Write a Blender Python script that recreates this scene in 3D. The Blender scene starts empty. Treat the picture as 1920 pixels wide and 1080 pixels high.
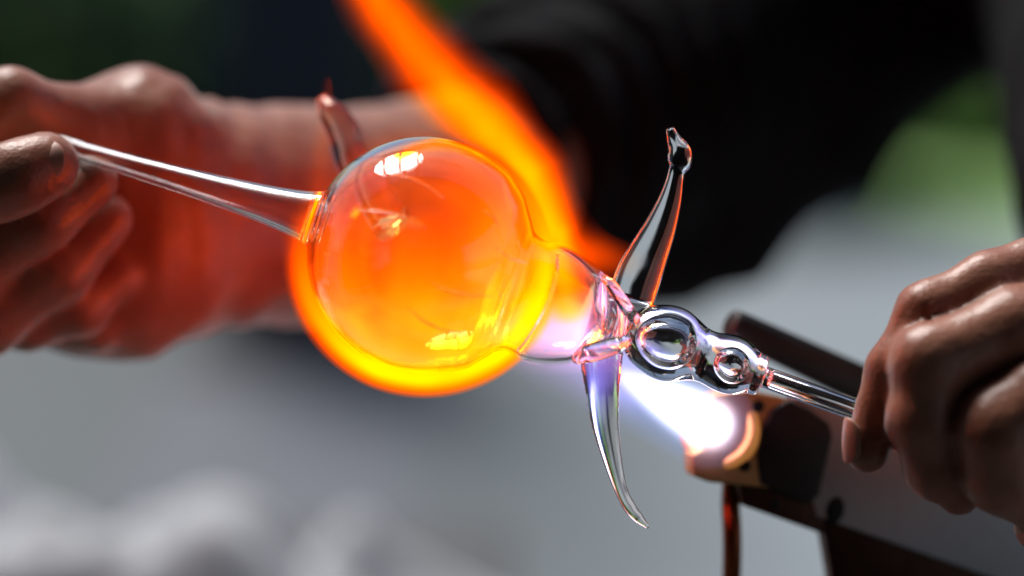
import bpy, math, random
import numpy as np
from mathutils import Matrix, Vector, noise as mnoise
R = math.radians
random.seed(3); rng = np.random.default_rng(3)
scene = bpy.context.scene
col = scene.collection

# ------------------------------------------------------------------ camera
PITCH = 12.0
CAM = Vector((0, 0, 1.3))
D0 = 0.74                      # distance of the glass from the lens
FPX = 1920 / 0.36              # 100 mm lens, in pixels of the 1920 px photograph
MPP = D0 / FPX                 # metres per pixel at the glass
cam_d = bpy.data.cameras.new('camera'); cam = bpy.data.objects.new('camera', cam_d); col.objects.link(cam)
cam_d.lens = 100; cam_d.sensor_width = 36; cam_d.clip_start = 0.02; cam_d.clip_end = 200
cam.location = CAM; cam.rotation_euler = (R(90 - PITCH), 0, 0)
cam_d.dof.use_dof = True; cam_d.dof.focus_distance = D0 + 0.002; cam_d.dof.aperture_fstop = 2.9
scene.camera = cam
# ------------------------------------------------------------------ world, sun, exposure
SUN_EL, SUN_AZ = 57, -30
w = bpy.data.worlds.new('World'); scene.world = w; w.use_nodes = True
nt = w.node_tree
sky = nt.nodes.new('ShaderNodeTexSky'); sky.sky_type = 'NISHITA'; sky.sun_disc = False
sky.sun_elevation = R(SUN_EL); sky.sun_rotation = R(SUN_AZ)
nt.links.new(sky.outputs[0], nt.nodes['Background'].inputs[0]); nt.nodes['Background'].inputs[1].default_value = 0.07
sun_d = bpy.data.lights.new('sun', 'SUN'); sun = bpy.data.objects.new('sun', sun_d); col.objects.link(sun)
sun_d.energy = 4.5; sun_d.angle = R(28); sun_d.color = (1, .97, .93)
_sd = Vector((math.sin(R(SUN_AZ)) * math.cos(R(SUN_EL)), math.cos(R(SUN_AZ)) * math.cos(R(SUN_EL)), math.sin(R(SUN_EL))))
sun.rotation_euler = _sd.to_track_quat('Z', 'Y').to_euler(); sun.location = _sd * 8
scene.view_settings.view_transform = 'Standard'; scene.view_settings.look = 'None'
scene.view_settings.exposure = 0.0; scene.view_settings.gamma = 1
cy = scene.cycles
cy.max_bounces = 16; cy.transmission_bounces = 14; cy.volume_bounces = 0; cy.glossy_bounces = 6; cy.diffuse_bounces = 3
cy.transparent_max_bounces = 16
cy.volume_step_rate = 0.35; cy.volume_max_steps = 256
cy.sample_clamp_indirect = 8.0
cy.caustics_reflective = False; cy.caustics_refractive = False

# ------------------------------------------------------------------ frames: L = (right, away from lens, up) centred on the glass
ROT = Matrix.Rotation(R(-PITCH), 4, 'X')
ML = Matrix.Translation(CAM) @ ROT @ Matrix.Translation((0, D0, 0))
MLI = ML.inverted()
def P(px, py, d=0.0):
    """point seen at photograph pixel px, py, at d metres beyond the glass, in the L frame"""
    k = (D0 + d) / FPX
    return np.array([(px - 960) * k, d, (540 - py) * k])
def PR(px, py, d, r):
    return P(px, py, d), r * (D0 + d) / FPX
def Wd(p):
    return ML @ Vector(p)

def tag(o, label=None, cat=None, group=None, kind=None):
    if label: o['label'] = label
    if cat: o['category'] = cat
    if group: o['group'] = group
    if kind: o['kind'] = kind
    return o
def thing(name, origin_L, label, cat, group=None):
    e = bpy.data.objects.new(name, None); col.objects.link(e); e.empty_display_size = .02
    e.matrix_world = ML @ Matrix.Translation(Vector(origin_L))
    e['_o'] = [float(v) for v in origin_L]
    return tag(e, label, cat, group)
def thingW(name, loc, label, cat, group=None):
    e = bpy.data.objects.new(name, None); col.objects.link(e); e.location = loc
    return tag(e, label, cat, group)
def mesh_obj(name, V, F, mat, parent=None, smooth=True, world=False):
    """V in the L frame (or the world if world=True)"""
    V = np.asarray(V, float)
    me = bpy.data.meshes.new(name)
    o = bpy.data.objects.new(name, me); col.objects.link(o)
    if parent is not None:
        org = np.array(parent['_o']) if '_o' in parent.keys() else np.array(parent.location)
        V = V - org; o.parent = parent
    elif world:
        c = V.mean(0); V = V - c; o.location = c
    else:
        c = V.mean(0); V = V - c
        o.matrix_world = ML @ Matrix.Translation(Vector(c))
    if isinstance(F, np.ndarray) and F.dtype != object:
        nF, k = F.shape
        me.vertices.add(len(V)); me.vertices.foreach_set('co', V.ravel())
        me.loops.add(nF * k); me.loops.foreach_set('vertex_index', F.ravel().astype(np.int32))
        me.polygons.add(nF); me.polygons.foreach_set('loop_start', np.arange(0, nF * k, k, dtype=np.int32))
        me.update(calc_edges=True)
    else:
        me.from_pydata([tuple(v) for v in V], [], [tuple(int(i) for i in f) for f in F]); me.update()
    me.validate()
    me.polygons.foreach_set('use_smooth', np.full(len(me.polygons), smooth))
    if mat: me.materials.append(mat)
    return o

# ------------------------------------------------------------------ materials
class N:
    """tiny wrapper so that shader maths can be written as expressions"""
    def __init__(s, nt, sock): s.nt, s.s = nt, sock
    def _m(s, op, *a):
        n = s.nt.nodes.new('ShaderNodeMath'); n.operation = op
        for i, v in enumerate((s,) + a):
            if isinstance(v, N): s.nt.links.new(v.s, n.inputs[i])
            else: n.inputs[i].default_value = v
        return N(s.nt, n.outputs[0])
    def __add__(s, o): return s._m('ADD', o)

    def __sub__(s, o): return s._m('SUBTRACT', o)
    def __mul__(s, o): return s._m('MULTIPLY', o)
    def __truediv__(s, o): return s._m('DIVIDE', o)
    def max(s, o): return s._m('MAXIMUM', o)
    def min(s, o): return s._m('MINIMUM', o)
    def exp(s): return s._m('EXPONENT')
    def sqrt(s): return s._m('SQRT')
    def pow(s, o): return s._m('POWER', o)
    def step(s, a, b):            # smooth step from a to b
        n = s.nt.nodes.new('ShaderNodeMapRange'); n.interpolation_type = 'SMOOTHSTEP'; n.clamp = True
        s.nt.links.new(s.s, n.inputs[0]); n.inputs[1].default_value = a; n.inputs[2].default_value = b
        return N(s.nt, n.outputs[0])
def gauss(v, w): 
    q = v * (1.0 / w); return (q * q * -1.0).exp()

def new_mat(name):
    m = bpy.data.materials.new(name); m.use_nodes = True
    b = m.node_tree.nodes['Principled BSDF']
    return m, m.node_tree, b
def pmat(name, colr, rough=.5, metal=0, ns=30, var=.25, bump=0.0, bs=None, detail=4, spec=.5):
    m, nt, b = new_mat(name)
    tc = nt.nodes.new('ShaderNodeTexCoord')
    no = nt.nodes.new('ShaderNodeTexNoise'); no.inputs['Scale'].default_value = ns; no.inputs['Detail'].default_value = detail
    nt.links.new(tc.outputs['Object'], no.inputs['Vector'])
    mx = nt.nodes.new('ShaderNodeMix'); mx.data_type = 'RGBA'
    a = [max(0, c * (1 - var)) for c in colr]; c2 = [min(1, c * (1 + var)) for c in colr]
    mx.inputs[6].default_value = (*a, 1); mx.inputs[7].default_value = (*c2, 1)
    nt.links.new(no.outputs[0], mx.inputs[0]); nt.links.new(mx.outputs[2], b.inputs['Base Color'])
    b.inputs['Roughness'].default_value = rough; b.inputs['Metallic'].default_value = metal
    b.inputs['Specular IOR Level'].default_value = spec
    if bump:
        n2 = nt.nodes.new('ShaderNodeTexNoise'); n2.inputs['Scale'].default_value = bs or ns * 6; n2.inputs['Detail'].default_value = 6
        nt.links.new(tc.outputs['Object'], n2.inputs['Vector'])
        bp = nt.nodes.new('ShaderNodeBump'); bp.inputs['Strength'].default_value = 1; bp.inputs['Distance'].default_value = bump
        nt.links.new(n2.outputs[0], bp.inputs['Height']); nt.links.new(bp.outputs[0], b.inputs['Normal'])
    return m
def glass_mat(name, rough=0.0, tint=(1, 1, 1), bump=0.0, bs=60):
    m, nt, b = new_mat(name)
    b.inputs['Base Color'].default_value = (*tint, 1); b.inputs['Transmission Weight'].default_value = 1
    b.inputs['Roughness'].default_value = rough; b.inputs['IOR'].default_value = 1.48
    if bump:
        tc = nt.nodes.new('ShaderNodeTexCoord')
        n2 = nt.nodes.new('ShaderNodeTexNoise'); n2.inputs['Scale'].default_value = bs; n2.inputs['Detail'].default_value = 3
        nt.links.new(tc.outputs['Object'], n2.inputs['Vector'])
        bp = nt.nodes.new('ShaderNodeBump'); bp.inputs['Strength'].default_value = 1; bp.inputs['Distance'].default_value = bump
        nt.links.new(n2.outputs[0], bp.inputs['Height']); nt.links.new(bp.outputs[0], b.inputs['Normal'])
    return m
M_glass = glass_mat('clear_glass', bump=.00012, bs=45)
M_solid = glass_mat('solid_clear_glass', bump=.00008, bs=60)

def skin_material():
    m, nt, b = new_mat('skin')
    tc = nt.nodes.new('ShaderNodeTexCoord')
    no = nt.nodes.new('ShaderNodeTexNoise'); no.inputs['Scale'].default_value = 45; no.inputs['Detail'].default_value = 5
    nt.links.new(tc.outputs['Object'], no.inputs['Vector'])
    cr = nt.nodes.new('ShaderNodeValToRGB')
    cr.color_ramp.elements[0].position = .3; cr.color_ramp.elements[0].color = (.36, .11, .055, 1)
    cr.color_ramp.elements[1].position = .72; cr.color_ramp.elements[1].color = (.60, .27, .17, 1)
    nt.links.new(no.outputs[0], cr.inputs[0]); nt.links.new(cr.outputs[0], b.inputs['Base Color'])
    b.inputs['Roughness'].default_value = .4; b.inputs['Specular IOR Level'].default_value = .6
    b.inputs['Sheen Weight'].default_value = .45; b.inputs['Sheen Roughness'].default_value = .35; b.inputs['Subsurface Weight'].default_value = .12; b.inputs['Subsurface Scale'].default_value = .004
    b.inputs['Subsurface Radius'].default_value = (1, .35, .2)
    wv = nt.nodes.new('ShaderNodeTexVoronoi'); wv.inputs['Scale'].default_value = 700
    n2 = nt.nodes.new('ShaderNodeTexNoise'); n2.inputs['Scale'].default_value = 160; n2.inputs['Detail'].default_value = 6
    nt.links.new(tc.outputs['Object'], wv.inputs['Vector']); nt.links.new(tc.outputs['Object'], n2.inputs['Vector'])
    h = N(nt, n2.outputs[0]) * 1.6 + N(nt, wv.outputs[0]) * .35
    bp = nt.nodes.new('ShaderNodeBump'); bp.inputs['Strength'].default_value = .8; bp.inputs['Distance'].default_value = .00028
    nt.links.new(h.s, bp.inputs['Height']); nt.links.new(bp.outputs[0], b.inputs['Normal'])
    return m
M_skin = skin_material()
M_nail = pmat('fingernail', (.60, .30, .22), .4, ns=200, var=.08)
M_shirt = pmat('black_cotton', (.014, .014, .016), .9, ns=60, var=.4, bump=.0008, bs=900, spec=.15)
M_trouser = pmat('pale_grey_trousers', (.33, .35, .36), .9, ns=12, var=.1, bump=.001, bs=500, spec=.1)
M_brass = pmat('heated_brass', (.85, .43, .16), .42, .4, ns=120, var=.25, bump=.0002, bs=900)
M_ring = pmat('glowing_brass', (.85, .42, .15), .4, .6, ns=120)
_b = M_ring.node_tree.nodes['Principled BSDF']; _b.inputs['Emission Color'].default_value = (1, .38, .09, 1); _b.inputs['Emission Strength'].default_value = .3  # emission added to the ring brass gives it an orange glow
M_dark = pmat('blackened_steel', (.035, .030, .028), .5, .3, ns=90, var=.35, bump=.0002, bs=700)
M_steel = pmat('brushed_grey_steel', (.60, .62, .65), .5, .15, ns=60, var=.12, bump=.00015, bs=500)
M_soot = pmat('sooty_brown_steel', (.075, .032, .018), .42, .7, ns=80, var=.5, bump=.0003, bs=400)
M_copper = pmat('copper_pipe', (.22, .06, .025), .4, 1, ns=70, var=.3)
M_hole = pmat('screw_black', (.008, .008, .008), .6, .2)

# ------------------------------------------------------------------ geometry helpers
def lathe(profile, A, B, seg=64, shift=None, closed=True, dshift=None):
    """profile: list of (s, r) along A->B in the same unit as A,B; returns V,F. shift(s) -> offset along the in-picture normal"""
    A = np.array(A, float); B = np.array(B, float)
    t = (B - A) / np.linalg.norm(B - A)
    n = np.cross(t, [0, 1, 0]); n /= np.linalg.norm(n); b = np.cross(t, n)
    V = []; F = []
    for s, r in profile:
        c = A + t * s + (n * shift(s) if shift else 0) + (np.array([0, dshift(s), 0]) if dshift else 0)
        for k in range(seg):
            a = 2 * math.pi * k / seg
            V.append(c + (n * math.cos(a) + b * math.sin(a)) * max(r, 1e-6))
    m = len(profile)
    for i in range(m - 1 + (1 if closed else 0)):
        j = (i + 1) % m
        for k in range(seg):
            k2 = (k + 1) % seg
            F.append((i * seg + k, i * seg + k2, j * seg + k2, j * seg + k))
    if not closed:
        F.append(tuple(range(seg))[::-1]); F.append(tuple((m - 1) * seg + k for k in range(seg)))
    return np.array(V), F
def smooth_pts(pts, n=6):
    """Catmull-Rom through rows of numbers"""
    p = np.array(pts, float); out = []
    q = np.vstack([2 * p[0] - p[1], p, 2 * p[-1] - p[-2]])
    for i in range(1, len(q) - 2):
        for k in range(n):
            t = k / n
            out.append(.5 * ((2 * q[i]) + (-q[i-1] + q[i+1]) * t + (2*q[i-1] - 5*q[i] + 4*q[i+1] - q[i+2]) * t*t + (-q[i-1] + 3*q[i] - 3*q[i+1] + q[i+2]) * t**3))
    out.append(p[-1]); return np.array(out)
def sweep(C, ra, rb, seg=28, up=(0, 1, 0), rough=0.0, fold=0.0):
    """tube through centres C, half-width ra across the picture, rb in depth"""
    C = np.array(C); V = []; F = []; n_ = len(C)
    T = np.gradient(C, axis=0); T /= np.linalg.norm(T, axis=1)[:, None]
    up = np.array(up, float)
    for i in range(n_):
        t = T[i]; s = np.cross(up, t); s /= np.linalg.norm(s); d = np.cross(t, s)
        for k in range(seg):
            a = 2 * math.pi * k / seg
            ca, sa = math.cos(a), math.sin(a)
            w = 1 + rough * abs(ca) ** 6 * (mnoise.noise(Vector((i * .9, k * .2, ra[i] * 100))) * 1.0)
            cup = fold * ra[i] * (ca * ca - .5)
            V.append(C[i] + s * ca * ra[i] * w + d * (sa * rb[i] + cup))
    for i in range(n_ - 1):
        for k in range(seg):
            k2 = (k + 1) % seg
            F.append((i * seg + k, i * seg + k2, (i + 1) * seg + k2, (i + 1) * seg + k))
    F.append(tuple(range(seg))[::-1]); F.append(tuple((n_ - 1) * seg + k for k in range(seg)))
    return np.array(V), F
def fix(o):
    import bmesh
    bm = bmesh.new(); bm.from_mesh(o.data)
    bmesh.ops.remove_doubles(bm, verts=bm.verts, dist=1e-7)
    bmesh.ops.recalc_face_normals(bm, faces=bm.faces); bm.to_mesh(o.data); bm.free(); return o
def box(c, ex, ey, ez, hx, hy, hz, bev=.0, segs=3):
    """bevelled box with axes ex, ey, ez: V, F"""
    import bmesh
    bm = bmesh.new(); bmesh.ops.create_cube(bm, size=2)
    for v in bm.verts: v.co = Vector((v.co.x * hx, v.co.y * hy, v.co.z * hz))
    if bev: bmesh.ops.bevel(bm, geom=bm.edges[:], offset=bev, segments=segs, affect='EDGES', profile=.5)
    c = np.array(c); V = np.array([c + ex * v.co.x + ey * v.co.y + ez * v.co.z for v in bm.verts])
    bm.verts.index_update(); F = [tuple(v.index for v in f.verts) for f in bm.faces]; bm.free()
    return V, F
def prism(poly, c, ex, ez, en, h0, h1, bev=.0):
    """polygon in plane (ex, ez) about c, extruded along en from h0 to h1"""
    import bmesh
    bm = bmesh.new()
    vs = [bm.verts.new((x, z, h0)) for x, z in poly]; f = bm.faces.new(vs)
    r = bmesh.ops.extrude_face_region(bm, geom=[f]); 
    for v in r['geom']:
        if isinstance(v, bmesh.types.BMVert): v.co.z = h1
    bmesh.ops.recalc_face_normals(bm, faces=bm.faces)
    if bev: bmesh.ops.bevel(bm, geom=bm.edges[:], offset=bev, segments=2, affect='EDGES', profile=.5)
    c = np.array(c); V = np.array([c + ex * v.co.x + ez * v.co.y + en * v.co.z for v in bm.verts])
    bm.verts.index_update(); F = [tuple(v.index for v in f.verts) for f in bm.faces]; bm.free()
    return V, F

# ---- signed distance modelling with sparse surface nets
def cone_d(p, a, b, ra, rb):
    ab = b - a; t = np.clip(((p - a) @ ab) / (ab @ ab + 1e-12), 0, 1)
    return np.linalg.norm(p - a - t[:, None] * ab, axis=1) - (ra + (rb - ra) * t)
def ell_d(p, c, rx, ry, rz, rot=None):
    q = p - c
    if rot is not None: q = q @ rot
    r = np.array([rx, ry, rz]); k0 = np.linalg.norm(q / r, axis=1); k1 = np.linalg.norm(q / r**2, axis=1)
    return k0 * (k0 - 1) / np.maximum(k1, 1e-9)
def smin(a, b, k):
    h = np.maximum(k - np.abs(a - b), 0) / k
    return np.minimum(a, b) - h * h * k * .25
def vnoise(p, scale, seed=0):
    """cheap smooth noise: sum of rotated sines"""
    g = np.random.default_rng(seed); out = np.zeros(len(p))
    for _ in range(7):
        v = g.normal(size=3); v /= np.linalg.norm(v); out += np.sin(p @ v * scale * g.uniform(.6, 1.6) * 2 * math.pi + g.uniform(0, 6.28))
    return out / 3.5
def surface_nets(f, lo, hi, h, B=8):
    lo = np.array(lo, float); hi = np.array(hi, float)
    nb = np.ceil((hi - lo) / (h * B)).astype(int)
    ii = np.stack(np.meshgrid(*[np.arange(n) for n in nb], indexing='ij'), -1).reshape(-1, 3)
    cen = lo + (ii + .5) * h * B
    d = np.concatenate([f(cen[i:i + 200000]) for i in range(0, len(cen), 200000)])
    ii = ii[np.abs(d) < h * B * 1.15]
    g = np.stack(np.meshgrid(*[np.arange(B + 1)] * 3, indexing='ij'), -1)
    NK = int(nb.max()) * B + 8
    keys = []; verts = []; quads = []
    key = lambda c: (c[..., 0].astype(np.int64) * NK + c[..., 1]) * NK + c[..., 2]
    for s in range(0, len(ii), 400):
        blk = ii[s:s + 400]
        idx = blk[:, None, None, None, :] * B + g[None]
        pts = lo + idx.reshape(-1, 3) * h
        v = f(pts).reshape(len(blk), B + 1, B + 1, B + 1)
        sg = v < 0
        acc = np.zeros((len(blk), B, B, B, 3)); cnt = np.zeros((len(blk), B, B, B))
        for ax in range(3):
            o1, o2 = [a for a in range(3) if a != ax]
            for u in (0, 1):
                for w_ in (0, 1):
                    sa = [slice(None)] + [None] * 3; sb = [slice(None)] + [None] * 3
                    sa[1 + ax] = slice(0, B); sb[1 + ax] = slice(1, B + 1)
                    sa[1 + o1] = sb[1 + o1] = slice(u, u + B); sa[1 + o2] = sb[1 + o2] = slice(w_, w_ + B)
                    va, vb = v[tuple(sa)], v[tuple(sb)]
                    cr = (va < 0) != (vb < 0)
                    t = np.where(cr, va / np.where(cr, va - vb, 1), 0)
                    pt = np.zeros(va.shape + (3,)); pt[..., ax] = t; pt[..., o1] = u; pt[..., o2] = w_
                    acc += pt * cr[..., None]; cnt += cr
        m = cnt > 0
        cells = (idx[:, :B, :B, :B])[m]
        keys.append(key(cells)); verts.append(lo + (cells + acc[m] / cnt[m][:, None]) * h)
        for ax in range(3):
            o1, o2 = [a for a in range(3) if a != ax]
            sl0 = [slice(None)] + [slice(0, B)] * 3; sl1 = list(sl0); sl1[1 + ax] = slice(1, B + 1)
            a_ = sg[tuple(sl0)]; b_ = sg[tuple(sl1)]
            m2 = a_ != b_
            c = idx[:, :B, :B, :B][m2]; flip = a_[m2]
            e1 = np.zeros(3, int); e1[o1] = 1; e2 = np.zeros(3, int); e2[o2] = 1
            q = np.stack([key(c), key(c - e1), key(c - e1 - e2), key(c - e2)], 1)
            if ax == 1: flip = ~flip
            q[~flip] = q[~flip][:, ::-1]
            quads.append(q)
    keys = np.concatenate(keys); verts = np.concatenate(verts); quads = np.concatenate(quads)
    o = np.argsort(keys); keys = keys[o]; verts = verts[o]
    pos = np.searchsorted(keys, quads); pos = np.clip(pos, 0, len(keys) - 1)
    ok = (keys[pos] == quads).all(1)
    return verts, pos[ok]
def chain_sdf(prims):
    """prims: list of ('c', pts[[px,py,d,r]...], k) cones or ('e', [px,py,d], rx,ry,rz (px), k, rotdeg) ellipsoids"""
    comp = []
    for q in prims:
        if q[0] == 'c':
            pts = [PR(*p) for p in q[1]]
            comp.append(('c', pts, q[2]))
        else:
            c, _ = PR(*q[1], 1); k = (D0 + q[1][2]) / FPX
            rot = None
            if len(q) > 6 and q[6]:
                a = R(q[6]); rot = np.array([[math.cos(a), 0, -math.sin(a)], [0, 1, 0], [math.sin(a), 0, math.cos(a)]]).T
            comp.append(('e', c, q[2] * k, q[3] * k, q[4] * k, q[5], rot))
    def f(p):
        d = None
        for q in comp:
            if q[0] == 'c':
                e = None
                for (a, ra), (b, rb) in zip(q[1][:-1], q[1][1:]):
                    x = cone_d(p, a, b, ra, rb); e = x if e is None else smin(e, x, .004)
                k = q[2]
            else:
                e = ell_d(p, q[1], q[2], q[3], q[4], q[6]); k = q[5]
            d = e if d is None else smin(d, e, k)
        return d
    return f

# ================================================================== ground and background
def ground():
    m, nt, b = new_mat('pale_paving')
    tc = nt.nodes.new('ShaderNodeTexCoord')
    no = nt.nodes.new('ShaderNodeTexNoise'); no.inputs['Scale'].default_value = .9; no.inputs['Detail'].default_value = 5
    nt.links.new(tc.outputs['Object'], no.inputs['Vector'])
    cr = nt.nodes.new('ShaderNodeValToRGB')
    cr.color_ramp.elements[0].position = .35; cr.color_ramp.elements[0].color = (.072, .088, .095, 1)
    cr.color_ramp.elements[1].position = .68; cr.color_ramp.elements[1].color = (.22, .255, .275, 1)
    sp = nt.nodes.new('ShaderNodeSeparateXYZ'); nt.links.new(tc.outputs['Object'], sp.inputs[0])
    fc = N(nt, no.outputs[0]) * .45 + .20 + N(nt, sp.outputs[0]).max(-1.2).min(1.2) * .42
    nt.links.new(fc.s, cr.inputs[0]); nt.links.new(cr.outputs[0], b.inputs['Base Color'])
    b.inputs['Roughness'].default_value = .6
    nx = 40
    xs = np.linspace(-30, 30, nx + 1); ys = np.linspace(-6, 60, nx + 1)
    V = [(x, y, 0) for y in ys for x in xs]
    F = [(j * (nx + 1) + i, j * (nx + 1) + i + 1, (j + 1) * (nx + 1) + i + 1, (j + 1) * (nx + 1) + i) for j in range(nx) for i in range(nx)]
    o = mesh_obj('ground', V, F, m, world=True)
    tag(o, 'pale grey paving far below, out of focus', kind='structure')
    o.data.update()
ground()
M_strip = pmat('blue_grey_strip', (.11, .12, .14), .7, ns=2, var=.3)  # flat blue-grey tone, darker than the paving around it
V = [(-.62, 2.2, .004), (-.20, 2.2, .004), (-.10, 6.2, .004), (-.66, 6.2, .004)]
tag(mesh_obj('dark_strip', V, [(0, 1, 2, 3)], M_strip, world=True), 'strip of darker blue-grey across the pale paving', kind='structure')
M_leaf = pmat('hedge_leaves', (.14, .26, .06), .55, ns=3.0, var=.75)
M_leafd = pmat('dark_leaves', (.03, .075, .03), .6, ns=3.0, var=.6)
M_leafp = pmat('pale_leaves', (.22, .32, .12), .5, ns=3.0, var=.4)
for m_ in (M_leaf, M_leafd, M_leafp):
    nt_ = m_.node_tree; b_ = nt_.nodes['Principled BSDF']
    tr = nt_.nodes.new('ShaderNodeBsdfTranslucent'); mxs = nt_.nodes.new('ShaderNodeMixShader'); mxs.inputs[0].default_value = .65
    nt_.links.new(b_.inputs['Base Color'].links[0].from_socket, tr.inputs[0])
    nt_.links.new(b_.outputs[0], mxs.inputs[1]); nt_.links.new(tr.outputs[0], mxs.inputs[2])
    nt_.links.new(mxs.outputs[0], nt_.nodes['Material Output'].inputs['Surface'])
M_bark = pmat('bark', (.05, .04, .03), .9, ns=8, var=.4)
def bush(loc, rx, ry, rz, n, mat, label, seed, leaf=.05):
    g = np.random.default_rng(seed)
    t = thingW('bush', loc, label, 'bush')
    u = g.normal(size=(n, 3)); u /= np.linalg.norm(u, axis=1)[:, None]
    rad = g.uniform(.35, 1, n) ** .45
    lump = 1 + .22 * vnoise(u * 1.0, 1.1, seed)
    c = u * (rad * lump)[:, None] * [rx, ry, rz] + [0, 0, rz * .8]
    c[:, 2] = np.abs(c[:, 2]) + .02
    V = []; F = []
    for i in range(n):
        a = g.normal(size=3); a /= np.linalg.norm(a); b = np.cross(a, g.normal(size=3)); b /= np.linalg.norm(b)
        L = leaf * g.uniform(.7, 1.4); k = len(V); cc = c[i] + np.array(loc)
        V += [cc - a * L, cc - b * L * .45, cc + a * L, cc + b * L * .45]; F.append((k, k + 1, k + 2, k + 3))
    o = mesh_obj('foliage', V, F, mat, t, smooth=False)
    tag(o, kind='stuff')
    Vt, Ft = sweep(smooth_pts([(0, 0, 0), (.04, .02, rz * .5), (.0, .05, rz * 1.1)], 3) + np.array(loc), np.linspace(.06, .02, 7), np.linspace(.06, .02, 7), 8)
    mesh_obj('trunk', Vt, Ft, M_bark, t)
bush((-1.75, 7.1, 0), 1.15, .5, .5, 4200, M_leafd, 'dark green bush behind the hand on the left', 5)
bush((-.05, 7.3, 0), .50, .40, .42, 2600, M_leaf, 'bright green bush seen through the gap beside the flame', 6, .06)
bush((.62, 7.2, 0), .45, .40, .36, 2400, M_leafp, 'pale green bush mostly hidden behind the black shirt', 7, .06)
bush((1.35, 7.9, 0), .40, .30, .14, 1500, M_leaf, 'low green bush on the lawn, seen between shirt and sleeve', 8, .05)
M_lawn = pmat('sunlit_grass', (.27, .44, .15), .9, ns=1.6, var=.45, bump=.01, bs=60, spec=.1)
tag(mesh_obj('lawn', [(-30, 6.75, .004), (30, 6.75, .004), (30, 59, .004), (-30, 59, .004)], [(0, 1, 2, 3)], M_lawn, world=True), 'sunlit lawn beyond the paving', kind='structure')
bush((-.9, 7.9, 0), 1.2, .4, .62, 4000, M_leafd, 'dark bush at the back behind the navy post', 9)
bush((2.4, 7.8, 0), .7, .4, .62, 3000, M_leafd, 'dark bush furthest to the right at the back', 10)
M_navy = pmat('navy_paint', (.010, .014, .026), .6, ns=6, var=.3)
t = thingW('post', (-.42, 5.6, 0), 'broad dark navy post standing behind the wrist', 'post')
X, Y, Z = np.eye(3)
mesh_obj('shaft', *box((-.42, 5.6, .62), X, Y, Z, .17, .12, .60, .02), M_navy, t, False)
mesh_obj('foot', *box((-.42, 5.6, .013), X, Y, Z, .24, .2, .01, .004), M_dark, t, False)

# workbench: the torch stands on it; the side table carries the crumpled cloth
M_bench = pmat('bench_top', (.07, .07, .072), .6, ns=10, var=.15, bump=.0005, bs=200)
t = thingW('workbench', (.05, .70, 0), 'grey metal workbench under the torch, just below the picture', 'workbench')
mesh_obj('top', *box((.05, .70, .885), X, Y, Z, .50, .24, .015, .004), M_bench, t, False)
for sx in (-1, 1):
    for sy in (-1, 1):
        mesh_obj('leg', *box((.05 + sx * .46, .70 + sy * .2, .4355), X, Y, Z, .02, .02, .4335, .003), M_dark, t, False)
t = thingW('side_table', (-.60, 1.22, 0), 'low grey side table at the lower left', 'table')
mesh_obj('top', *box((-.56, 1.22, .845), X, Y, Z, .56, .24, .015, .004), M_bench, t, False)
for sx in (-1, 1):
    for sy in (-1, 1):
        mesh_obj('leg', *box((-.60 + sx * .48, 1.22 + sy * .2, .4155), X, Y, Z, .02, .02, .4135, .003), M_dark, t, False)
def cloth():
    m = pmat('off_white_cloth', (.56, .57, .60), .9, ns=9, var=.12, bump=.001, bs=300, spec=.1)
    nx, ny = 110, 60; V = []
    for j in range(ny + 1):
        for i in range(nx + 1):
            u, v = i / nx, j / ny
            x = -1.06 + u * 1.06; y = 1.03 + v * .37 - .10 * max(0, u - .7) / .3
            e = min(1, min(u, 1 - u, v, 1 - v) * 9) ** .6
            p = Vector((x * 9, y * 9, 0))
            hgt = abs(mnoise.noise(p)) * 1.3 + .5 * abs(mnoise.noise(p * 2.3)) + .45 * (mnoise.noise(p * .6) + .4)
            V.append((x + .02 * mnoise.noise(p * 1.3), y + .02 * mnoise.noise(p * 1.1 + Vector((9, 0, 0))), .866 + e * .075 * max(0, hgt)))
    F = [(j * (nx + 1) + i, j * (nx + 1) + i + 1, (j + 1) * (nx + 1) + i + 1, (j + 1) * (nx + 1) + i) for j in range(ny) for i in range(nx)]
    o = mesh_obj('cloth', V, F, m, world=True)
    sd = o.modifiers.new('thick', 'SOLIDIFY'); sd.thickness = .003; sd.offset = 1
    tag(o, 'crumpled off-white cloth heaped on the side table, blurred', 'cloth')
cloth()

M_beam = pmat('dark_timber', (.03, .022, .016), .8, ns=14, var=.4)
BULB_W = Wd(P(797, 478, 0)); pc = BULB_W + _sd * 1.35
t = thingW('gobo', (pc.x, pc.y + .9, 0), 'dark timber pergola added out of view to split the highlight into panes', 'gobo')  # unseen bars added across the sun, cutting the bulb highlight into panes
ph = pc.z
for dx in (-.21, .03, .27):
    mesh_obj('gobo_bar', *box((pc.x + dx, pc.y + .1, ph), X, Y, Z, .012, .80, .03, .003), M_beam, t, False)
for dy in (-.68, -.06, .88):
    mesh_obj('gobo_crossbar', *box((pc.x, pc.y + dy, ph + .053), X, Y, Z, 1.2 if dy > .5 else .9, .014, .02, .003), M_beam, t, False)
for dx in (-1.1, 1.1):
    mesh_obj('upright', *box((pc.x + dx, pc.y + .88, (ph + .03) / 2), X, Y, Z, .03, .03, (ph + .03) / 2, .004), M_beam, t, False)

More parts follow.
